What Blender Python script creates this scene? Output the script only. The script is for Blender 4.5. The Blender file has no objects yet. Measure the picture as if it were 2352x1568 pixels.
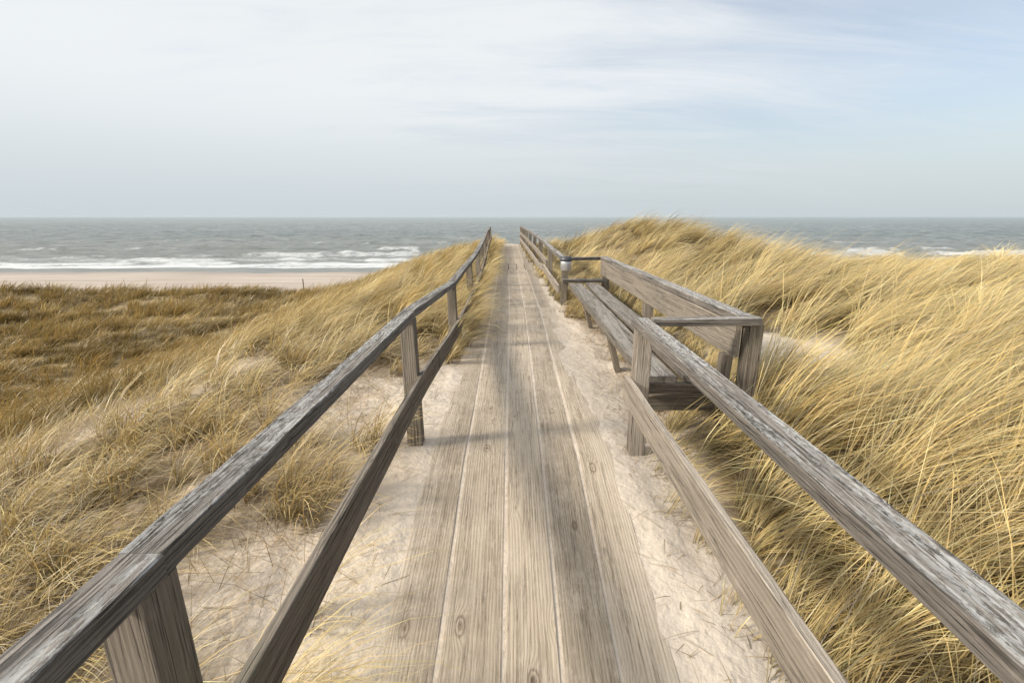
import bpy, math, random
import numpy as np
from mathutils import Vector
rng=np.random.default_rng(7); random.seed(7)
scene=bpy.context.scene
col=scene.collection

# ---------------------------------------------------------------- noise
def _h(i,j,s):
    v=np.sin(i*127.1+j*311.7+s*74.7)*43758.5453
    return v-np.floor(v)
def vn(x,y,s=0):
    xi=np.floor(x); yi=np.floor(y); fx=x-xi; fy=y-yi
    fx=fx*fx*(3-2*fx); fy=fy*fy*(3-2*fy)
    a=_h(xi,yi,s); b=_h(xi+1,yi,s); c=_h(xi,yi+1,s); d=_h(xi+1,yi+1,s)
    return (a*(1-fx)+b*fx)*(1-fy)+(c*(1-fx)+d*fx)*fy
def fbm(x,y,s=0,o=3):
    r=0; a=.5; t=0
    for k in range(o):
        r=r+a*vn(x*2**k,y*2**k,s+k*3); t+=a; a*=.5
    return r/t
def sm(t):
    t=np.clip(t,0,1); return t*t*(3-2*t)

# ---------------------------------------------------------------- terrain
DY=[-1.4,2.43,6.3,10.2,14.1,18.0,21.9]
DZ=[-1.93,-1.28,-1.175,-1.19,-1.21,-1.235,-1.26]
def deckz(y): return np.interp(y,DY,DZ)
def xc(y): return np.interp(y,[0,6,21.9],[.05,.05,-.10])
SEA=-12.0
def terrain(x,y):
    x=np.asarray(x,float); y=np.asarray(y,float)
    dz=deckz(y); c=xc(y)
    d=np.clip(c-.5-x,0,None); e=np.clip(x-(c+.5),0,None)
    g=np.interp(d,[0,.6,1.2,2.2,4,5.4,8,11,20,40,200],[0,.03,.10,.30,1.0,1.6,2.45,3.05,3.2,3.1,3.3])
    g=g-.50*np.exp(-((y-24.5)/3.0)**2)*sm((d-9)/4)
    tgt=-1.17-.07*sm((x-4.2)/2.2)
    zr=dz+(tgt-dz)*sm(e/2.2)
    zr=zr+.17*np.exp(-((x-1.42)/.32)**2-((y-2.5)/.5)**2)
    sx=np.where(x<3.1,1.40,2.55)
    zr=zr+.82*np.exp(-((x-3.1)/sx)**2-((y-12)/4.2)**2)*sm(e/.9)
    z=np.where(x<c,dz-g,zr)
    away=sm((np.maximum(d,e)-.05)/1.2)
    z=z+away*.16*(fbm(x/1.3,y/1.3,3)-.5)+sm(d/5)*.75*(fbm(x/5,y/4,5)-.5)
    near=sm((np.maximum(d,e)-.02)/.3)
    z=z+near*(.07*(fbm(x/.3,y/.3,9)-.5)+.035*(fbm(x/.15,y/.18,19,2)-.5)*sm((9-y)/3))
    a=np.abs(x-c)
    ins=(a<.52)
    dr=sm((a-.40)/.12)*(fbm(x/.06,y/.16,11,4)-.48)*.022
    right=sm((x-c-.25)/.3)*sm((y-2.9)/.8)*sm((7-y)/2)*.004*fbm(x/.1,y/.3,15,4)*2
    drift=-.0030+.003*(fbm(x/.08,y/.3,17)-.5)+dr+np.where(x>c,right,0)
    out=.005+.020*(fbm(x/.06,y/.16,11,4)-.46)
    wgt=sm((a-.465)/.10)
    add=drift*(1-wgt)+out*wgt*(1-away)
    z=z+add
    z=np.where(ins&(y>11.1)&(y<12.5),z-.12,z)
    y1=np.interp(x,[-60,-30,-8,-3,0,1.5,3,5,7,12,200],[28,26,23.5,21,22.6,19,15.5,12.5,11.5,12,12])
    zb=np.interp(y,[30,110,200,500],[-11.0,-12.05,-13.5,-20])+.10*(fbm(x/9,y/4,21)-.5)
    t=sm((y-y1)/20)
    return z*(1-t)+zb*t
def keep(x,y):
    c=xc(y)
    pn=fbm(x/.55,y/.55,61); pn2=fbm(x/1.6,y/1.6,63)
    kr=np.where(y<2.55, sm((x-.80-.28*pn)/.2),
        np.where(y<6.55, sm((x-1.10)/.25)+.5*sm((x-.72)/.1)*(y>4.9)+.18*sm((x-.75)/.2)+.4*sm((x-.85)/.2)*(y<3.0), sm((x-c-.56)/.08)))
    kr=np.clip(kr,0,1)*(1-np.clip(1.6*np.exp(-((x-2.3)**2/.42+(y-4.25)**2/.34)),0,1))
    kr=kr*(1-.40*np.exp(-((x-1.9)**2/.28+(y-3.5)**2/.38)))
    kr=np.maximum(kr,.07*((x>.70)&(y<2.5)))
    d=c-.5-x
    kl_n=sm((d-.25)/.35)*sm((pn2*.55+pn*.45-.41)/.12)
    kl_n=kl_n*(1-np.clip(1.4*np.exp(-((x+1.05)**2/.5+(y-3.2)**2/.30)),0,1))*(1-np.clip(1.1*np.exp(-((x+1.15)**2/.28+(y-1.65)**2/.16)),0,1))
    kl_n=np.maximum(kl_n,sm((d-1.4)/1.2)*(.22+.78*sm((pn-.42)/.12)))
    kl_f=sm((d+.05)/.08)
    kl=kl_n+(kl_f-kl_n)*sm((y-3.8-.8*sm((d-1)/1.5))/.35)
    k=np.where(x>c,kr,np.where(d>-.05,kl,0))
    z=terrain(x,y)
    return k*sm((z+9.5)/2.5)

def axis(lo,hi,s0,k):
    p=[0.0]
    while p[-1]<hi: p.append(p[-1]+s0+k*abs(p[-1]))
    n=[0.0]
    while n[-1]>lo: n.append(n[-1]-s0-k*abs(n[-1]))
    return np.array(sorted(set(n+p)))
def grid_mesh(name,xs,ys,zf):
    X,Y=np.meshgrid(xs,ys); Z=zf(X,Y)
    nx,ny=len(xs),len(ys)
    v=np.stack([X,Y,Z],-1).reshape(-1,3)
    i=np.arange(nx*ny).reshape(ny,nx)
    f=np.stack([i[:-1,:-1],i[:-1,1:],i[1:,1:],i[1:,:-1]],-1).reshape(-1,4)
    return mesh_np(name,v,f.reshape(-1),np.full(len(f),4))
def mesh_np(name,v,loops,tot,smooth=True):
    m=bpy.data.meshes.new(name)
    m.vertices.add(len(v)); m.vertices.foreach_set('co',v.astype(np.float32).ravel())
    m.loops.add(len(loops)); m.loops.foreach_set('vertex_index',loops.astype(np.int32))
    st=np.concatenate([[0],np.cumsum(tot)[:-1]]).astype(np.int32)
    m.polygons.add(len(tot)); m.polygons.foreach_set('loop_start',st)
    m.polygons.foreach_set('use_smooth',np.full(len(tot),smooth))
    m.update(calc_edges=True); m.validate()
    return m
def obj(name,mesh,mat=None,parent=None,**kw):
    o=bpy.data.objects.new(name,mesh); col.objects.link(o)
    if mat: mesh.materials.append(mat)
    if parent: o.parent=parent
    for k,v in kw.items(): o[k]=v
    return o

# ---------------------------------------------------------------- node helpers
class NT:
    def __init__(s,name):
        s.m=bpy.data.materials.new(name); s.m.use_nodes=True; s.t=s.m.node_tree; s.t.nodes.clear()
        s.out=s.t.nodes.new('ShaderNodeOutputMaterial')
    def n(s,ty,**kw):
        nd=s.t.nodes.new(ty)
        for k,v in kw.items(): setattr(nd,k,v)
        return nd
    def set(s,inp,v):
        if isinstance(v,bpy.types.NodeSocket): s.t.links.new(v,inp)
        else: inp.default_value=v
    def math(s,op,a,b=0,c=0,clamp=False):
        nd=s.t.nodes.new('ShaderNodeMath'); nd.operation=op; nd.use_clamp=clamp
        for i,v in enumerate((a,b,c)): s.set(nd.inputs[i],v)
        return nd.outputs[0]
    def mix(s,f,a,b,bt='MIX'):
        nd=s.t.nodes.new('ShaderNodeMix'); nd.data_type='RGBA'; nd.blend_type=bt
        s.set(nd.inputs[0],f); s.set(nd.inputs[6],a); s.set(nd.inputs[7],b); return nd.outputs[2]
    def mr(s,v,a,b,c=0,d=1,smooth=False):
        nd=s.t.nodes.new('ShaderNodeMapRange'); nd.interpolation_type='SMOOTHSTEP' if smooth else 'LINEAR'
        s.set(nd.inputs[0],v)
        for i,q in enumerate((a,b,c,d)): s.set(nd.inputs[i+1],q)
        return nd.outputs[0]
    def mapv(s,v,sc,loc=(0,0,0),rot=(0,0,0)):
        nd=s.t.nodes.new('ShaderNodeMapping'); s.set(nd.inputs[0],v); nd.inputs[3].default_value=sc; nd.inputs[1].default_value=loc; nd.inputs[2].default_value=rot
        return nd.outputs[0]
    def noise(s,v,sc=1,det=4,rough=.55,dist=0):
        nd=s.t.nodes.new('ShaderNodeTexNoise'); s.set(nd.inputs['Vector'],v)
        nd.inputs['Scale'].default_value=sc; nd.inputs['Detail'].default_value=det; nd.inputs['Roughness'].default_value=rough; nd.inputs['Distortion'].default_value=dist
        return nd.outputs[0]
def C(r,g,b): return (r,g,b,1)

def wood(name,ca,cb,dark,crack=.6,lichen=0.,sand=0.,green=0.,bump=.5,flake=.36,blk=.7,knots=.6,edge=.5,blot_=.3):
    N=NT(name)
    gc=N.n('ShaderNodeAttribute',attribute_name='gc').outputs['Vector']
    br=N.n('ShaderNodeAttribute',attribute_name='br').outputs['Fac']
    ea=N.n('ShaderNodeAttribute',attribute_name='ea').outputs['Fac']
    P=N.n('ShaderNodeTexCoord').outputs['Object']
    warp=N.noise(N.mapv(gc,(.8,8,8)),1,2)
    kn=N.n('ShaderNodeTexVoronoi'); N.set(kn.inputs['Vector'],N.mapv(gc,(3.6,8,.6))); kn.inputs['Scale'].default_value=1
    ks=N.n('ShaderNodeSeparateColor'); N.set(ks.inputs[0],kn.outputs['Color'])
    kg=N.mr(ks.outputs[0],.45,.46)
    kd=N.math('ADD',kn.outputs['Distance'],N.math('MULTIPLY',N.math('SUBTRACT',1,kg),1))
    kf=N.mr(kd,.0,.42,1,0,True)
    sep=N.n('ShaderNodeSeparateXYZ'); N.set(sep.inputs[0],gc)
    ab=N.math('ADD',sep.outputs[1],N.math('MULTIPLY',sep.outputs[2],.7))
    ph=N.math('ADD',N.math('MULTIPLY',ab,480),N.math('ADD',N.math('MULTIPLY',warp,14),N.math('MULTIPLY',kf,14)))
    ring=N.math('MULTIPLY_ADD',N.math('SINE',ph),.5,.5)
    fib=N.noise(N.mapv(gc,(9,260,260)),1,5,.8)
    big=N.noise(N.mapv(gc,(1.4,26,26)),1,4,.65)
    f=N.math('ADD',N.math('MULTIPLY',ring,.14),N.math('ADD',N.math('MULTIPLY',fib,.85),N.math('MULTIPLY',big,.45)))
    f=N.mr(f,.42,1.0)
    c=N.mix(f,ca,cb)
    blot=N.noise(P,2.3,5,.65)
    c=N.mix(N.mr(blot,.35,.7,0,blot_),c,tuple(x*.58 for x in cb[:3])+(1,))
    bright=N.mr(br,0,1,.82,1.12)
    cm=N.n('ShaderNodeVectorMath',operation='SCALE'); N.set(cm.inputs[0],c); N.set(cm.inputs[3],bright); c=cm.outputs[0]
    c=N.mix(N.mr(kd,.06,.12,knots,0,True),c,dark)
    ring2=N.math('MULTIPLY',N.mr(kd,.12,.15,0,1,True),N.mr(kd,.15,.20,knots*.7,0,True))
    c=N.mix(ring2,c,dark)
    cr=N.noise(N.mapv(gc,(1.2,95,95)),1,4,.65)
    crk=N.mr(N.math('ABSOLUTE',N.math('SUBTRACT',cr,.5)),0,.020,1,0)
    gate=N.mr(N.noise(N.mapv(gc,(1.7,25,25),(3,1,5)),1,2),.42,.55)
    crk=N.math('MULTIPLY',N.math('MULTIPLY',crk,gate),crack)
    c=N.mix(crk,c,dark)
    eab=N.math('ABSOLUTE',ea)
    en=N.noise(N.mapv(gc,(9,30,30)),1,4,.7)
    c=N.mix(N.math('MULTIPLY',N.mr(N.math('ADD',eab,N.math('MULTIPLY',N.math('SUBTRACT',en,.5),.25)),.90,.985),edge),c,dark)
    geo=N.n('ShaderNodeNewGeometry'); ns=N.n('ShaderNodeSeparateXYZ'); N.set(ns.inputs[0],geo.outputs['Normal'])
    up=N.mr(ns.outputs[2],.4,.8)
    if lichen>0:
        dm=N.math('MULTIPLY',N.mr(N.noise(N.mapv(gc,(5,105,105),(5,5,2)),1,6,.8),.48,.58),N.math('MULTIPLY',N.math('MULTIPLY_ADD',up,.6,.4),blk))
        c=N.mix(dm,c,C(.045,.042,.038))
        l=N.noise(N.mapv(gc,(30,90,90)),1,6,.8,.6)
        l2=N.noise(N.mapv(gc,(1.3,20,20),(9,2,1)),1,4)
        lm=N.math('MULTIPLY',N.math('MULTIPLY',N.mr(l,.46,.54),N.mr(l2,.43,.54)),N.math('MULTIPLY',up,lichen))
        c=N.mix(lm,c,C(flake,flake*.985,flake*.95))
    if green>0:
        gm=N.math('MULTIPLY',N.mr(N.noise(P,3.1,4,.65),.45,.7),green)
        c=N.mix(gm,c,C(.14,.135,.07))
    if sand>0:
        s1=N.noise(P,6,6,.75); s2=N.noise(N.mapv(P,(90,26,60)),1,5,.85)
        px=N.n('ShaderNodeSeparateXYZ'); N.set(px.inputs[0],P)
        cx=N.math('SUBTRACT',.05,N.mr(px.outputs[1],6,21.9,0,.15))
        ed=N.mr(N.math('ABSOLUTE',N.math('SUBTRACT',px.outputs[0],cx)),.37,.53,0,.18)
        ed2=N.mr(px.outputs[1],2.5,5,0,.04)
        ed3=N.mr(eab,.86,.99,0,.10)
        smk=N.math('MULTIPLY',N.mr(N.math('ADD',N.math('ADD',N.math('ADD',N.math('MULTIPLY',s1,.5),N.math('MULTIPLY',s2,.55)),N.math('ADD',ed,ed2)),ed3),.50,.68),N.math('MULTIPLY',up,sand))
        c=N.mix(smk,c,C(.65,.55,.44))
    h=N.math('SUBTRACT',N.math('ADD',N.math('MULTIPLY',ring,.3),fib),N.math('MULTIPLY',crk,3))
    bp=N.n('ShaderNodeBump'); bp.inputs['Strength'].default_value=bump; bp.inputs['Distance'].default_value=.005; N.set(bp.inputs['Height'],h)
    b=N.n('ShaderNodeBsdfPrincipled'); N.set(b.inputs['Base Color'],c); b.inputs['Roughness'].default_value=.8
    b.inputs['Specular IOR Level'].default_value=.25; N.set(b.inputs['Normal'],bp.outputs[0])
    N.t.links.new(b.outputs[0],N.out.inputs[0]); return N.m
M_deck=wood('deck_wood',C(.33,.26,.19),C(.66,.555,.425),C(.13,.085,.055),crack=.6,sand=.75,green=.05,bump=.7,knots=.9,edge=.20,blot_=.10)
M_railL=wood('weathered_dark_wood',C(.125,.108,.094),C(.52,.465,.41),C(.018,.015,.013),crack=1,lichen=.85,bump=1,flake=.52,blk=.8)
M_railR=wood('weathered_grey_wood',C(.20,.175,.15),C(.59,.52,.45),C(.03,.026,.022),crack=1,lichen=.85,bump=1,flake=.62,blk=.85)
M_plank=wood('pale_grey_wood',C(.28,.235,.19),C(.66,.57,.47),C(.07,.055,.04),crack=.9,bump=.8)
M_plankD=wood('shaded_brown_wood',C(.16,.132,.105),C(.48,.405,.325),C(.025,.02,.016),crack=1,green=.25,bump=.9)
M_seat=wood('bench_seat_wood',C(.20,.175,.15),C(.54,.475,.405),C(.03,.025,.02),crack=1,bump=.9,lichen=.45,blk=.6,flake=.5)

# ---------------------------------------------------------------- beams
class Buf:
    def __init__(s): s.v=[];s.f=[];s.g=[];s.b=[];s.e=[]
def beam(B,pts,w,h,up=(0,0,1),ch=.004,jit=.0012,step=.2,taper=1.0):
    pts=[Vector(p) for p in pts]
    P=[pts[0]]
    for a,b in zip(pts[:-1],pts[1:]):
        n=max(1,int((b-a).length/step))
        for k in range(1,n+1): P.append(a.lerp(b,k/n))
    up=Vector(up); r=random.random(); o1=random.uniform(0,30); o2=random.uniform(0,5)
    base=len(B.v); s=0; n=len(P); c=min(ch,w*.3,h*.3)
    hw,hh=w/2,h/2
    sec=[(-hw+c,-hh),(hw-c,-hh),(hw,-hh+c),(hw,hh-c),(hw-c,hh),(-hw+c,hh),(-hw,hh-c),(-hw,-hh+c)]
    p1=random.uniform(0,9)
    for i,p in enumerate(P):
        if i: s+=(p-P[i-1]).length
        d=(P[min(i+1,n-1)]-P[max(i-1,0)]).normalized()
        side=d.cross(up).normalized(); u=side.cross(d).normalized()
        t=1+(taper-1)*i/max(1,n-1)
        ox=math.sin(s*2.1+p1)*jit; oy=math.sin(s*1.3+p1*2)*jit
        for (a,b) in sec:
            ja=random.uniform(-1,1)*jit*.7; jb=random.uniform(-1,1)*jit*.7
            q=p+side*(a*t+ox+ja)+u*(b*t+oy+jb)
            B.v.append(q); B.g.append((s+o1,a+o2,b+o2*.5)); B.b.append(r); B.e.append(a/hw)
    m=8
    for i in range(n-1):
        for k in range(m):
            a=base+i*m+k; b=base+i*m+(k+1)%m
            B.f.append((a,b,b+m,a+m))
    B.f.append(tuple(base+k for k in reversed(range(m))))
    B.f.append(tuple(base+(n-1)*m+k for k in range(m)))
def fin(B,name,mat,parent=None,**kw):
    m=bpy.data.meshes.new(name); m.from_pydata(B.v,[],B.f); m.update()
    a=m.attributes.new('gc','FLOAT_VECTOR','POINT'); a.data.foreach_set('vector',np.array(B.g,dtype=np.float32).ravel())
    a=m.attributes.new('br','FLOAT','POINT'); a.data.foreach_set('value',np.array(B.b,dtype=np.float32))
    a=m.attributes.new('ea','FLOAT','POINT'); a.data.foreach_set('value',np.array(B.e,dtype=np.float32))
    import bmesh
    bm=bmesh.new(); bm.from_mesh(m); bmesh.ops.recalc_face_normals(bm,faces=bm.faces); bm.to_mesh(m); bm.free()
    return obj(name,m,mat,parent,**kw)
def empty(name,loc=(0,0,0),**kw):
    o=bpy.data.objects.new(name,None); col.objects.link(o); o.empty_display_size=.2
    for k,v in kw.items(): o[k]=v
    return o
def single(pts,w,h,name,mat,parent,up=(0,0,1),**k):
    B=Buf(); beam(B,pts,w,h,up,**k); return fin(B,name,mat,parent)

# ---------------------------------------------------------------- sand
def sand_mat():
    N=NT('sand_ground')
    P=N.n('ShaderNodeTexCoord').outputs['Object']
    veg=N.n('ShaderNodeAttribute',attribute_name='veg').outputs['Fac']
    a=N.noise(P,1.7,5,.6); b=N.noise(P,28,4,.6); g=N.noise(P,420,2,.7)
    c=N.mix(N.mr(a,.3,.7),C(.59,.495,.395),C(.71,.615,.51))
    c=N.mix(N.mr(b,.5,.75,0,.3),c,C(.40,.32,.24))
    c=N.mix(N.mr(g,.35,.7,.0,.3),c,C(.74,.655,.55))
    lit=N.noise(N.mapv(P,(40,120,40),(0,0,0),(0,0,.6)),1,3,.6,1.5)
    sepp=N.n('ShaderNodeSeparateXYZ'); N.set(sepp.inputs[0],P)
    off=N.math('ABSOLUTE',sepp.outputs[0])
    c=N.mix(N.math('MULTIPLY',N.mr(lit,.6,.68),N.mr(off,.6,1.2,0,.5)),c,C(.20,.145,.085))
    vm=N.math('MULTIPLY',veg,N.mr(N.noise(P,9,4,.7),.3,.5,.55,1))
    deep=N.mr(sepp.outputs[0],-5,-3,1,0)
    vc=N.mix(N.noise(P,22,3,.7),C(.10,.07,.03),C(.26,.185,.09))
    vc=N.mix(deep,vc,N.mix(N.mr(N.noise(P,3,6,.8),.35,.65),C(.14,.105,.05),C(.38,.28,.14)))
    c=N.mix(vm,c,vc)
    far=N.mr(sepp.outputs[1],38,50)
    wob=N.math('ADD',sepp.outputs[1],N.math('MULTIPLY',N.math('SUBTRACT',N.noise(P,.05,3),.5),16))
    wet=N.mr(wob,98,109,0,1,True)
    bc=N.mix(N.mr(N.noise(N.mapv(P,(.04,.25,1)),1,6,.7),.35,.65),C(.44,.365,.30),C(.59,.505,.43))
    bc=N.mix(wet,bc,C(.35,.30,.26))
    c=N.mix(far,c,bc)
    h=N.math('ADD',N.math('MULTIPLY',N.noise(P,12,4,.55),1.2),N.math('ADD',N.math('MULTIPLY',b,.3),N.math('MULTIPLY',g,.07)))
    bp=N.n('ShaderNodeBump'); bp.inputs['Strength'].default_value=.9; bp.inputs['Distance'].default_value=.022; N.set(bp.inputs['Height'],h)
    p=N.n('ShaderNodeBsdfPrincipled'); N.set(p.inputs['Base Color'],c); N.set(p.inputs['Roughness'],N.mr(wet,0,1,.95,.5)); p.inputs['Specular IOR Level'].default_value=.2
    N.set(p.inputs['Normal'],bp.outputs[0]); N.t.links.new(p.outputs[0],N.out.inputs[0]); return N.m
gx=axis(-700,700,.016,.026); gy=axis(-8,420,.024,.018)
gm_=grid_mesh('ground',gx,gy,terrain)
GX,GY=np.meshgrid(gx,gy)
a=gm_.attributes.new('veg','FLOAT','POINT'); a.data.foreach_set('value',np.clip(keep(GX,GY)*1.1-.1,0,1).astype(np.float32).ravel())
obj('ground',gm_,sand_mat(),kind='structure',label='pale sandy dune ground running down to the beach',category='ground')

# ---------------------------------------------------------------- sea
def sea_mat():
    N=NT('sea_water')
    P=N.n('ShaderNodeTexCoord').outputs['Object']
    fo=N.n('ShaderNodeAttribute',attribute_name='foam').outputs['Fac']
    sp=N.n('ShaderNodeSeparateXYZ'); N.set(sp.inputs[0],P)
    w1=N.noise(N.mapv(P,(.09,.13,1)),1,8,.8,.3); w2=N.noise(N.mapv(P,(.008,.009,1)),1,9,.8)
    w3=N.noise(N.mapv(P,(.5,1.2,1)),1,4,.65)
    base=N.mix(N.mr(w1,.38,.62),C(.12,.14,.135),C(.42,.445,.43))  # wave shading painted into the water colour: darker troughs, lighter crests
    base=N.mix(N.mr(w2,.42,.58,0,.6),base,C(.22,.255,.26))
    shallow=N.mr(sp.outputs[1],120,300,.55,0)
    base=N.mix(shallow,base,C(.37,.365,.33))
    base=N.mix(N.mr(sp.outputs[1],400,5000,0,.9),base,C(.41,.47,.50))  # distance haze painted into the water colour towards the horizon
    fn=N.noise(N.mapv(P,(.30,.55,1)),1,8,.8,.6)
    fm=N.mr(N.math('ADD',fo,N.math('MULTIPLY',N.math('SUBTRACT',fn,.5),3.0)),.40,1.1)
    fm=N.math('MULTIPLY',fm,N.mr(fo,.02,.35))
    wc=N.noise(N.mapv(P,(.035,.08,1),(7,3,0)),1,6,.68)
    wm=N.math('MULTIPLY',N.mr(wc,.65,.73,0,.75),N.mr(w3,.42,.52))
    fm=N.math('MAXIMUM',fm,wm)
    c=N.mix(fm,base,C(.90,.91,.90))
    bp=N.n('ShaderNodeBump'); bp.inputs['Strength'].default_value=1; bp.inputs['Distance'].default_value=1.8; N.set(bp.inputs['Height'],N.math('ADD',w1,N.math('MULTIPLY',w3,.25)))
    d=N.n('ShaderNodeBsdfPrincipled'); N.set(d.inputs['Base Color'],c); N.set(d.inputs['Roughness'],N.mr(fm,0,1,.4,.9)); d.inputs['IOR'].default_value=1.33
    d.inputs['Specular IOR Level'].default_value=.35
    N.set(d.inputs['Normal'],bp.outputs[0]); N.t.links.new(d.outputs[0],N.out.inputs[0]); return N.m
def brk(x,y):
    l0=124+9*(fbm(x/22,x*0,30)-.5); m0=sm((fbm(x/13,x*0+13,30)-.30)/.3)
    l1=135+12*(fbm(x/28,x*0,31)-.5)+5*(fbm(x/7,x*0,32)-.5)
    m1=sm((fbm(x/18,x*0+3,33)-.32)/.3)
    l2=151+14*(fbm(x/30,x*0,35)-.5)+6*(fbm(x/9,x*0,36)-.5)
    m2=np.clip(1.2*np.exp(-((x+50)/34)**2)+1.3*np.exp(-((x-140)/60)**2)+.8*np.exp(-((x+5)/12)**2),0,1)*sm((fbm(x/12,x*0+9,37)-.10)/.35)
    l3=178+10*(fbm(x/25,x*0,38)-.5); m3=.7*sm((fbm(x/14,x*0+5,39)-.50)/.2)
    l4=215+12*(fbm(x/25,x*0,48)-.5); m4=.5*sm((fbm(x/12,x*0+5,49)-.58)/.15)
    return (l0,m0,.35),(l1,m1,.6),(l2,m2,1.3),(l3,m3,.9),(l4,m4,.9)
def seaz(x,y):
    ch=1-np.abs(2*fbm(x/11,y/6,41,4)-1)
    z=SEA+(ch-.7)*1.5*sm((y-118)/40)+.9*(fbm(x/25,y/9,43)-.5)*sm((y-118)/40)
    for l,m,h in brk(x,y):
        t=y-l; z=z+h*m*np.where(t<0,np.exp(-(t/1.0)**2),np.exp(-(t/3.2)**2))
    f=sm((900-y)/300)
    return SEA*(1-f)+z*f
xs=np.concatenate([-np.geomspace(40000,700,25)[:-1],np.arange(-700,-200,4),np.arange(-200,260,1.2),np.arange(260,700,4),np.geomspace(700,40000,25)])
ys=np.concatenate([np.arange(96,190,.7),np.arange(190,400,1.6),np.arange(400,900,4),np.geomspace(900,40000,50)])
sm_=grid_mesh('sea',xs,ys,seaz)
X,Y=np.meshgrid(xs,ys)
shore=113+3.5*(fbm(X/35,X*0,51)-.5)*2+2*(fbm(X/8,X*0,50)-.5)
fo=1.05*sm((Y-shore)/1.2)*sm((shore+9+14*(fbm(X/20,X*0+2,52)-.2)-Y)/7)*(.6+.7*fbm(X/10,Y/3,58))
fo=fo+.65*sm((Y-shore)/2)*sm((165-Y)/25)*sm((fbm(X/14,Y/4,54)-.35)/.3)
for l,m,h in brk(X,Y):
    t=Y-l; fo=np.maximum(fo,m*1.15*np.where(t<0,sm(1+(t+.5)/6),sm(1-t/2.5)))
a=sm_.attributes.new('foam','FLOAT','POINT'); a.data.foreach_set('value',fo.astype(np.float32).ravel())
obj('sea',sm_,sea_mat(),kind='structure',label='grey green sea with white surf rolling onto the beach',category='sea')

# ---------------------------------------------------------------- boardwalk
B=Buf()
seams=[(-.452,-.262),(-.246,-.038),(-.023,.159),(.175,.355),(.371,.552)]
for ys_ in ([-1.4,2.43,6.3],[6.3,10.2,14.1],[14.1,18.0,21.9]):
    for (a,b) in seams:
        m=(a+b)/2; k=.001*random.uniform(-1,1); th=.045
        yy=[ys_[0]+.001,ys_[1],ys_[2]-.001]
        beam(B,[(m+xc(y)-.05,y,deckz(y)-th/2+k) for y in yy],b-a,th,ch=.0025,jit=.0012,step=.25)
fin(B,'boardwalk',M_deck,kind='structure',label='sandy wooden plank boardwalk crossing the dunes',category='boardwalk')

# ---------------------------------------------------------------- left railing
LY=[-1.5,.635,2.56,4.46,6.4,8.3,11.2,14,20]
LX=[-.58,-.575,-.56,-.555,-.56,-.58,-.65,-.74,-.88]
LZ=[-.53,-.525,-.515,-.61,-.595,-.575,-.54,-.50,-.45]
lx=lambda y: float(np.interp(y,LY,LX)); lz=lambda y: float(np.interp(y,LY,LZ))
R=empty('railing',label='weathered grey wooden railing beside the boardwalk, grass growing through it',category='railing')
R['group']='railings along the boardwalk'
B=Buf(); py=[-1.4,.63,2.56,4.46,6.4,8.3,10.2,12.1,14,15.9,17.8,19.9]
ends=[-1.5,.64,2.56,4.46,6.4,8.3,11.2,14,20.0]
for a,b in zip(ends[:-1],ends[1:]):
    o=random.uniform(-.004,.004); oz=random.uniform(-.002,.002)
    beam(B,[(lx(a)+o,a+.0015,lz(a)+oz),(lx(b)+o*.3,b-.0015,lz(b)+oz)],.070,.044,jit=.0018,ch=.003,step=.08)
fin(B,'top_rail',M_railL,R)
B=Buf()
for a,b in zip([-1.5,.62,4.47,8.31,12.1,16],[.614,4.463,8.303,12.09,15.99,20.0]):
    ks=sorted(set([a,b]+[t for t in LY if a<t<b])); pp=[(lx(t)+.055,t,lz(t)-.40) for t in ks]
    beam(B,pp,.028,.13,jit=.0018,ch=.003,step=.2)
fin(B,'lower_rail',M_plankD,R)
for y in py:
    x=lx(y); g=float(terrain(x,y))
    ln=random.uniform(-.012,.012)
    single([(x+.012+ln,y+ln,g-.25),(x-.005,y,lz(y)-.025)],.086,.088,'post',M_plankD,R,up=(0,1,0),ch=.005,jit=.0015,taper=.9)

# ---------------------------------------------------------------- right near railing
R2=empty('railing',label='lichen covered wooden railing ending at the bench',category='railing',group='railings along the boardwalk')
B=Buf(); beam(B,[(.668,-1.5,-.56),(.670,.5,-.555),(.680,2.51,-.545)],.092,.044,jit=.0018,ch=.003,step=.08); fin(B,'top_rail',M_railR,R2)
B=Buf(); beam(B,[(.612,-1.5,-.93),(.618,.5,-.925),(.628,2.5,-.91)],.03,.14,jit=.002,ch=.003); fin(B,'lower_rail',M_plank,R2)
for y,x in [(.2,.68),(2.46,.688)]:
    g=float(terrain(x,y)); single([(x,y,g-.25),(x,y,-.567)],.085,.085,'post',M_plank,R2,up=(0,1,0),taper=.93)

# ---------------------------------------------------------------- bench
BN=empty('bench',label='long weathered wooden bench with backrest and rail frame on sand',category='bench')
B=Buf()
for x in (.822,1.040):
    beam(B,[(x,2.52,-.872),(x+random.uniform(-.008,.008),6.3,-.872)],.168,.036,jit=.0025)
fin(B,'seat',M_seat,BN)
B=Buf(); beam(B,[(1.215,2.53,-.655),(1.185,6.42,-.665)],.03,.185,jit=.002,ch=.003); fin(B,'backrest',M_plank,BN)
B=Buf(); beam(B,[(1.242,2.50,-.532),(1.212,6.46,-.545)],.09,.044,jit=.0025); fin(B,'back_rail',M_railR,BN)
single([(.735,2.475,-.540),(1.285,2.455,-.530)],.06,.04,'armrest',M_railR,BN)
single([(.66,6.45,-.553),(1.26,6.51,-.553)],.06,.04,'armrest',M_railR,BN)
single([(.66,6.36,-.83),(1.2,6.36,-.83)],.09,.04,'cross_beam',M_railR,BN)
single([(.735,2.535,-.925),(1.2,2.535,-.925)],.04,.06,'cross_beam',M_plankD,BN)
single([(.735,2.585,-1.03),(1.2,2.585,-1.03)],.04,.09,'cross_beam',M_plankD,BN)
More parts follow.
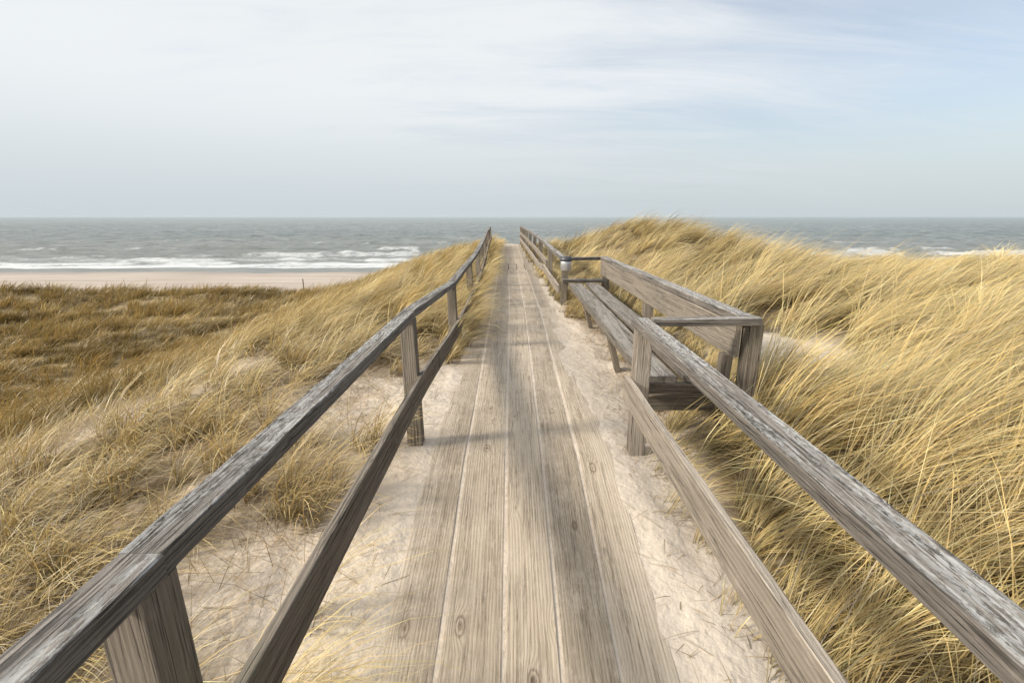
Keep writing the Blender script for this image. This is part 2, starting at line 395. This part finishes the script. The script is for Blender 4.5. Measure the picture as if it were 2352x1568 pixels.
def gpost(x,y,top,x0=None,y0=None,w=.085,d=.085,mat=M_plankD,nm='post'):
    x0=x if x0 is None else x0; y0=y if y0 is None else y0
    g=float(terrain(x0,y0)); single([(x0,y0,g-.2),(x,y,top)],w,d,nm,mat,BN,up=(0,1,0))
gpost(1.283,2.51,-.556,w=.075,d=.09,mat=M_plankD)
gpost(1.215,2.64,-.757,x0=1.185,w=.05,d=.08)
gpost(1.27,4.45,-.57); gpost(1.25,6.46,-.57); gpost(.70,6.44,-.575)
for y in (3.75,5.1):
    gpost(.77,y,-.893,x0=.92,y0=y+.05,w=.045,d=.06,nm='leg'); 
    gpost(1.1,y,-.893,w=.05,d=.06,nm='leg')
B=Buf(); beam(B,[(.765,2.62,-.912),(.765,6.25,-.912)],.025,.04); beam(B,[(1.09,2.62,-.912),(1.09,6.25,-.912)],.025,.04); fin(B,'seat_frame',M_plankD,BN)

# ---------------------------------------------------------------- right far railing
RY=[6.5,8.35,10.3,14.5,21.8]; RX=[.685,.65,.60,.52,.38]; RZ=[-.555,-.53,-.475,-.455,-.46]
rx=lambda y: float(np.interp(y,RY,RX)); rz=lambda y: float(np.interp(y,RY,RZ))
R3=empty('railing',label='grey wooden railing with three rails down to the beach access',category='railing',group='railings along the boardwalk')
B=Buf(); beam(B,[(rx(t),t,rz(t)) for t in np.arange(6.5,21.9,1.2)],.08,.05,jit=.002); fin(B,'top_rail',M_railR,R3)
B=Buf(); beam(B,[(rx(t)-.05,t,rz(t)-.26) for t in np.arange(8.4,21.9,1.2)],.028,.10); fin(B,'middle_rail',M_plank,R3)
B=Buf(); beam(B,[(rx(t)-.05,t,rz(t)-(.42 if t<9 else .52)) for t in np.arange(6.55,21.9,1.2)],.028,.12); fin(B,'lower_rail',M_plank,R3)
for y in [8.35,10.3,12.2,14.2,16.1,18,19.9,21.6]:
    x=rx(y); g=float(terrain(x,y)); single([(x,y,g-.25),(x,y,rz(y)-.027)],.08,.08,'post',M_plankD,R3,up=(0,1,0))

# ---------------------------------------------------------------- ashtray bin
def lathe(name,prof,n,cx,cy,mat,parent):
    v=[];f=[]
    for r,z in prof:
        for k in range(n):
            a=2*math.pi*k/n; v.append((cx+r*math.cos(a),cy+r*math.sin(a),z))
    for i in range(len(prof)-1):
        for k in range(n): f.append((i*n+k,i*n+(k+1)%n,(i+1)*n+(k+1)%n,(i+1)*n+k))
    m=bpy.data.meshes.new(name); m.from_pydata(v,[],f); m.update()
    m.polygons.foreach_set('use_smooth',[True]*len(f))
    return obj(name,m,mat,parent)
def metal(name,c,ro):
    N=NT(name); P=N.n('ShaderNodeTexCoord').outputs['Object']
    nn=N.noise(P,30,4)
    b=N.n('ShaderNodeBsdfPrincipled'); N.set(b.inputs['Base Color'],N.mix(nn,c,tuple(x*.75 for x in c[:3])+(1,))); b.inputs['Metallic'].default_value=.7
    N.set(b.inputs['Roughness'],N.mr(nn,0,1,ro-.1,ro+.15)); N.t.links.new(b.outputs[0],N.out.inputs[0]); return N.m
BI=empty('ashtray',label='small round metal ashtray bin hung on the bench post',category='bin')
cx_,cy_=.70,6.32
lathe('body',[(.001,-.69),(.062,-.69),(.068,-.685),(.070,-.60),(.070,-.555),(.065,-.555),(.060,-.64),(.001,-.64)],28,cx_,cy_,metal('galvanised_metal',C(.70,.70,.71),.4),BI)
lathe('lid',[(.073,-.573),(.076,-.571),(.076,-.545),(.068,-.520),(.001,-.512)],28,cx_,cy_,metal('dark_metal',C(.13,.13,.14),.5),BI)
MP=Buf(); g=float(terrain(-10.6,24.5)); beam(MP,[(-10.6,24.5,g-.2),(-10.6,24.5,g+.80)],.05,.05,up=(0,1,0),taper=.85)
fin(MP,'marker_post',M_plankD,label='slim wooden marker post standing in the dune grass',category='post')

# ---------------------------------------------------------------- grass
def make_blades(bx,by,L,phi,th0,th1,w,cb,ct,lift=0):
    n=len(bx); K=5
    z=terrain(bx,by)-.01+lift
    p=np.stack([bx,by,z],-1); cs=[p]
    for k in range(K-1):
        s=(k+.5)/(K-1); th=th0+th1*s**1.2
        th=np.minimum(th,2.1)
        dr=np.stack([np.sin(th)*np.cos(phi),np.sin(th)*np.sin(phi),np.cos(th)],-1)
        p=p+dr*(L/(K-1))[:,None]; cs.append(p)
    tw=phi+math.pi/2+rng.uniform(-.7,.7,n)
    sd=np.stack([np.cos(tw),np.sin(tw),rng.uniform(-.3,.3,n)],-1)
    V=np.zeros((n,9,3)); CC=np.zeros((n,9,4)); CC[...,3]=1
    wk=[.9,1,.85,.55]
    for k in range(4):
        o=sd*(w*.5*wk[k])[:,None]; V[:,2*k]=cs[k]-o; V[:,2*k+1]=cs[k]+o
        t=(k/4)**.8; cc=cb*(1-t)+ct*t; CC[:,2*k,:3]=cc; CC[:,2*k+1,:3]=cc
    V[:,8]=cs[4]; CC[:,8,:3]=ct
    return V,CC
def grass_obj(name,parts,mat,**kw):
    V=np.concatenate([a for a,_ in parts]); CC=np.concatenate([b for _,b in parts]); n=len(V)
    F=np.array([0,1,3,2,2,3,5,4,4,5,7,6,6,7,8])
    lo=(F[None]+np.arange(n)[:,None]*9).ravel(); tot=np.tile([4,4,4,3],n)
    m=bpy.data.meshes.new(name)
    v=V.reshape(-1,3)
    m.vertices.add(len(v)); m.vertices.foreach_set('co',v.astype(np.float32).ravel())
    m.loops.add(len(lo)); m.loops.foreach_set('vertex_index',lo.astype(np.int32))
    st=np.concatenate([[0],np.cumsum(tot)[:-1]]).astype(np.int32)
    m.polygons.add(len(tot)); m.polygons.foreach_set('loop_start',st)
    m.polygons.foreach_set('use_smooth',np.ones(len(tot),bool)); m.update(calc_edges=True)
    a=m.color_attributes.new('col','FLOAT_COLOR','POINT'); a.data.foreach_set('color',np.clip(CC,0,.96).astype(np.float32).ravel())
    print('BLADES',name,n)
    return obj(name,m,mat,**kw)
def grass_mat():
    N=NT('marram_grass')
    c=N.n('ShaderNodeAttribute',attribute_name='col').outputs['Color']
    b=N.n('ShaderNodeBsdfPrincipled'); N.set(b.inputs['Base Color'],c); b.inputs['Roughness'].default_value=.42; b.inputs['Specular IOR Level'].default_value=.45
    t=N.n('ShaderNodeBsdfTranslucent'); N.set(t.inputs[0],c)
    mx=N.n('ShaderNodeMixShader'); mx.inputs[0].default_value=.20
    N.t.links.new(b.outputs[0],mx.inputs[1]); N.t.links.new(t.outputs[0],mx.inputs[2]); N.t.links.new(mx.outputs[0],N.out.inputs[0]); return N.m
MG=grass_mat()
def dens(r): return np.where(r<3,2000,2000*(3/np.maximum(r,3))**1.10)
BT=50
cxs=[];cys=[]
edges=np.concatenate([np.arange(.3,4,.2),np.geomspace(4,38,60)])
for r0,r1 in zip(edges[:-1],edges[1:]):
    half=math.radians(80 if r0<5 else 58)
    area=half*(r1*r1-r0*r0); n=rng.poisson(area*float(dens((r0+r1)/2))/BT)
    r=np.sqrt(rng.uniform(r0*r0,r1*r1,n)); th=rng.uniform(-half,half,n)
    cxs.append(r*np.sin(th)); cys.append(r*np.cos(th))
tx=np.concatenate(cxs); ty=np.concatenate(cys)
kp=rng.uniform(0,1,len(tx))<keep(tx,ty); tx=tx[kp]; ty=ty[kp]
ex=[(-.70,.92),(-.66,1.0),(-.74,1.08),(-.80,.88),(-.64,.82),(-.72,.74),(-.68,.90),(-.76,.98),(-.66,1.1),(-.84,1.0),(-.70,.82),(-.78,1.12),
    (-.92,1.95),(-.98,2.1),(-.88,2.15),(-1.05,2.0),(-.80,2.6),(-.78,1.45),
    (.78,2.0),(.84,1.8),(.80,2.25),(.86,1.45),(.9,1.2),(.76,6.9),(.72,6.2),(.80,6.0),
    (.68,5.7),(.70,5.9),(.66,6.0),(.72,6.5),(.68,6.65),(.66,6.8),(.78,5.6),(.85,5.8),(.9,6.1),(.82,6.6),
    (1.2,2.38),(1.3,2.35),(1.4,2.45),(1.1,2.42),(1.38,2.6),(1.22,2.3),(1.34,2.4),(1.0,2.4),(1.45,2.5),(1.25,2.2),(1.33,2.28),(1.42,2.34),
    (.98,2.7),(1.05,2.8),(.95,3.0),(1.1,3.1),(1.0,3.3)]
eg=[(-.54+rng.uniform(-.10,.05),y) for y in np.arange(4.0,9,.14)]
eg+=[(xc(y)-.54+rng.uniform(-.12,.06),y) for y in np.arange(9,21,.15)]
eg+=[(xc(y)+.56+rng.uniform(-.03,.1),y) for y in np.arange(6.8,21,.22)]
ex=np.array(ex+eg); tx=np.concatenate([tx,ex[:,0]]); ty=np.concatenate([ty,ex[:,1]])
straw=np.array([.94,.645,.235]); pale=np.array([.96,.80,.44]); gold=np.array([.66,.45,.17]); olive=np.array([.39,.28,.105]); green=np.array([.26,.26,.055]); grey=np.array([.66,.54,.38])
def build(tx,ty,BT):
    n=len(tx)
    i=np.repeat(np.arange(n),BT); N_=len(i)
    tr=np.hypot(tx,ty)
    rad=(.042+.0050*tr)*np.clip(rng.lognormal(0,.4,n),.5,2)*np.where((tx<-3.5),2.3,1)
    rad=rad[i]
    hug=(np.abs(tx+.5)<.14)&(ty>3.7); rad=np.where(hug[i],np.minimum(rad,.07),rad)
    a=rng.uniform(0,2*math.pi,N_); q=np.sqrt(rng.uniform(0,1,N_))*rad
    bx=tx[i]+q*np.cos(a); by=ty[i]+q*np.sin(a)
    right=(tx>0)[i]; d=np.clip(-.45-bx,0,None)
    tl=np.clip(rng.normal(1,.22,n),.5,1.4)[i]
    L=np.where(right,.78,np.where(d<3.5,.58,.50))*tl*rng.uniform(.45,1.2,N_)
    near_edge=(right&(bx<1.15)&(by<2.5)); L=np.where(near_edge,L*.62,L)
    fr=(~right)&(d<.5)&(by<1.25)&(by>.6)
    messy=(~right)&(by<5.0)&(d>.35)&(~fr); L=np.where(messy,L*.78,L)
    hol=(~right)&(d>3.5); L=np.where(hol,L*(.70+.65*fbm(bx/2.0,by/2.0,77)),L)
    crest=(~right)&(by>20)&(d>5); L=np.where(crest,L*1.3,L)
    bench=right&(bx<1.18)&(by>2.6)&(by<6.5); L=np.where(bench,L*.45,L)
    far_mound=right&(by>8)&(bx>.5); L=np.where(far_mound,L*.8,L)
    far_edge=right&(bx<1.0)&(by>6.5); L=np.where(far_edge,L*.55,L)
    L=L*(1-.68*np.exp(-((bx-1.95)**2/.36+(by-3.5)**2/.55)))
    edge=(~right)&(d<.35)&(by>3.6); L=np.where(edge,L*.80,L)
    wind=(fbm(tx/2.2,ty/2.2,71)-.5)*1.4+(rng.normal(0,.32,n))
    am=np.where(messy,.65,.36); an=np.where(messy,.34,.18)
    wx=np.cos(wind[i]-.1)*1.0+am*np.cos(a)+rng.normal(0,1,N_)*an
    wy=np.sin(wind[i]-.1)*1.0+am*np.sin(a)+rng.normal(0,1,N_)*an
    phi=np.arctan2(wy,wx)
    stren=((.74+.5*fbm(tx/1.1,ty/1.1,73))*np.clip(rng.normal(1,.16,n),.65,1.4))[i]
    th0=np.abs(rng.normal(.24,.16,N_))+.12+.12*right
    th1=rng.normal(1.38,.27,N_)*stren
    calm=(~right)&(d>3); th1=np.where(calm,th1*.82,th1)
    w=(.0022+.00046*tr[i])*rng.uniform(.6,1.4,N_)
    w=np.where((~right)&(d>4),w*1.3,w)
    tuft=np.clip(rng.normal(1,.14,n),.65,1.3)[i]
    tv=(fbm(tx/1.5,ty/1.5,81)+rng.normal(0,.11,n))[i]
    u=rng.uniform(0,1,N_)[:,None]
    ct=straw*(1-u)+pale*u
    oliv=sm((d-2.4)/2.6)*np.clip(sm((22-by)/6)+.9*(by>20)*sm((tv-.25)/.3),0,1)*.85
    oliv=np.clip(oliv+sm((tv-.52)/.2)*.30*(~right),0,1)[:,None]
    mid=gold*(1-u)+olive*u
    ct=ct*(1-oliv)+mid*1.08*oliv
    scr=(sm((fbm(tx/2.2,ty/1.5,83)-.50)/.12))[i]*((~right)&(d>3)); scr=np.maximum(scr,.7*(crest&(by>22.5))); ct=ct*(1-.34*scr[:,None])
    gr=(rng.uniform(0,1,N_)<np.where(right,.09,.04))[:,None]
    ct=np.where(gr,ct*.45+green*.75,ct)
    gy_=(rng.uniform(0,1,N_)<np.where(messy&(by<4.5),.24,.05))[:,None]
    ct=np.where(gy_,grey*rng.uniform(.6,1.2,(N_,1)),ct)
    ct=ct*(rng.uniform(.60,1.17,(N_,1)))*tuft[:,None]*(.90+.32*tv[:,None])
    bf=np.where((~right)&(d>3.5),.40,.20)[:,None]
    cb=ct*bf+green*.10+np.array([.014,.008,.0])  # blade bases darkened in colour for shade between tufts; green tint is their own
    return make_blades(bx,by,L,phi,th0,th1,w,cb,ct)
parts_r=[build(tx[tx>0],ty[tx>0],BT)]
parts_l=[build(tx[tx<=0],ty[tx<=0],BT)]
def litter(n,x0,x1,y0,y1,prob,Lm=.22):
    x=rng.uniform(x0,x1,n); y=rng.uniform(y0,y1,n)
    k=rng.uniform(0,1,n)<prob(x,y); x=x[k]; y=y[k]; n=len(x)
    L=Lm*rng.uniform(.4,1.5,n); phi=rng.uniform(-math.pi,math.pi,n)
    th0=rng.uniform(1.0,1.5,n); th1=rng.uniform(.0,.5,n)
    c=(grey*rng.uniform(.25,1.1,(n,1)))+np.array([.03,.0,-.03])
    return make_blades(x,y,L,phi,th0,th1,.0025*rng.uniform(.6,1.3,n)+.0003*y,c*.9,c,lift=.012)
parts_l.append(litter(36000,-4.5,-.50,.2,4.8,lambda x,y:.09+.75*sm((-.66-x)/.5)*fbm(x/.4,y/.4,91)))
parts_r.append(litter(11000,.58,1.5,.4,6.5,lambda x,y:.12+.9*sm((x-.68)/.4)*fbm(x/.3,y/.3,93),.12))
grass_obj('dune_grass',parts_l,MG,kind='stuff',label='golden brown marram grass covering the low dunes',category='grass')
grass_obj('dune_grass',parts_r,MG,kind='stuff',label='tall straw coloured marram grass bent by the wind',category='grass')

# ---------------------------------------------------------------- light & sky
el=math.radians(30); sdir=Vector((-1,-.21,0)).normalized()*math.cos(el)+Vector((0,0,math.sin(el)))
L=bpy.data.lights.new('sun','SUN'); L.energy=4.5; L.angle=math.radians(9); L.color=(1,.925,.80)
so=bpy.data.objects.new('sun',L); col.objects.link(so); so.rotation_euler=(-sdir).to_track_quat('-Z','Y').to_euler()
W=bpy.data.worlds.new('World'); scene.world=W; W.use_nodes=True
N=NT.__new__(NT); N.t=W.node_tree; N.t.nodes.clear()
wo=N.t.nodes.new('ShaderNodeOutputWorld')
sky=N.t.nodes.new('ShaderNodeTexSky'); sky.sky_type='NISHITA'; sky.sun_disc=False; sky.sun_elevation=el; sky.sun_rotation=math.atan2(-1,-.21)
sky.air_density=1; sky.dust_density=1.3
sv=N.n('ShaderNodeVectorMath',operation='SCALE'); N.set(sv.inputs[0],sky.outputs[0]); sv.inputs[3].default_value=.15
D=N.n('ShaderNodeTexCoord').outputs['Generated']
sp=N.n('ShaderNodeSeparateXYZ'); N.set(sp.inputs[0],D)
zz=N.math('ADD',N.math('MAXIMUM',sp.outputs[2],0),.16)
cv=N.n('ShaderNodeCombineXYZ'); N.set(cv.inputs[0],N.math('DIVIDE',sp.outputs[0],zz)); N.set(cv.inputs[1],N.math('DIVIDE',sp.outputs[1],zz))
n1=N.noise(N.mapv(cv.outputs[0],(.8,3.0,1),(1.3,.4,0),(0,0,-.22)),1,10,.62,.6)
n2=N.noise(N.mapv(cv.outputs[0],(.35,.9,1),(5.1,2,0),(0,0,.3)),1,5,.55)
cvr=N.math('ADD',N.math('MULTIPLY',n1,.9),N.math('MULTIPLY',n2,.9))
cvr=N.math('SUBTRACT',cvr,N.math('MULTIPLY',sp.outputs[0],.53))
m=N.mr(cvr,.38,1.08,.38,.99,True)
c=N.mix(m,sv.outputs[0],C(.86,.895,.92))
hz=N.mr(sp.outputs[2],-.02,.24,1,0,True)
c=N.mix(N.math('MULTIPLY',hz,.92),c,C(.585,.655,.69))
bg=N.t.nodes.new('ShaderNodeBackground'); N.set(bg.inputs[0],c); bg.inputs[1].default_value=1.0
N.t.links.new(bg.outputs[0],wo.inputs[0])

# ---------------------------------------------------------------- camera
cam=bpy.data.cameras.new('camera'); cam.lens=17; cam.sensor_width=36; cam.clip_start=.05; cam.clip_end=100000
co=bpy.data.objects.new('camera',cam); col.objects.link(co); co.location=(0,0,0); co.rotation_euler=(math.radians(90-14.6),0,0)
scene.camera=co
scene.view_settings.view_transform='Standard'; scene.view_settings.look='None'; scene.view_settings.exposure=0
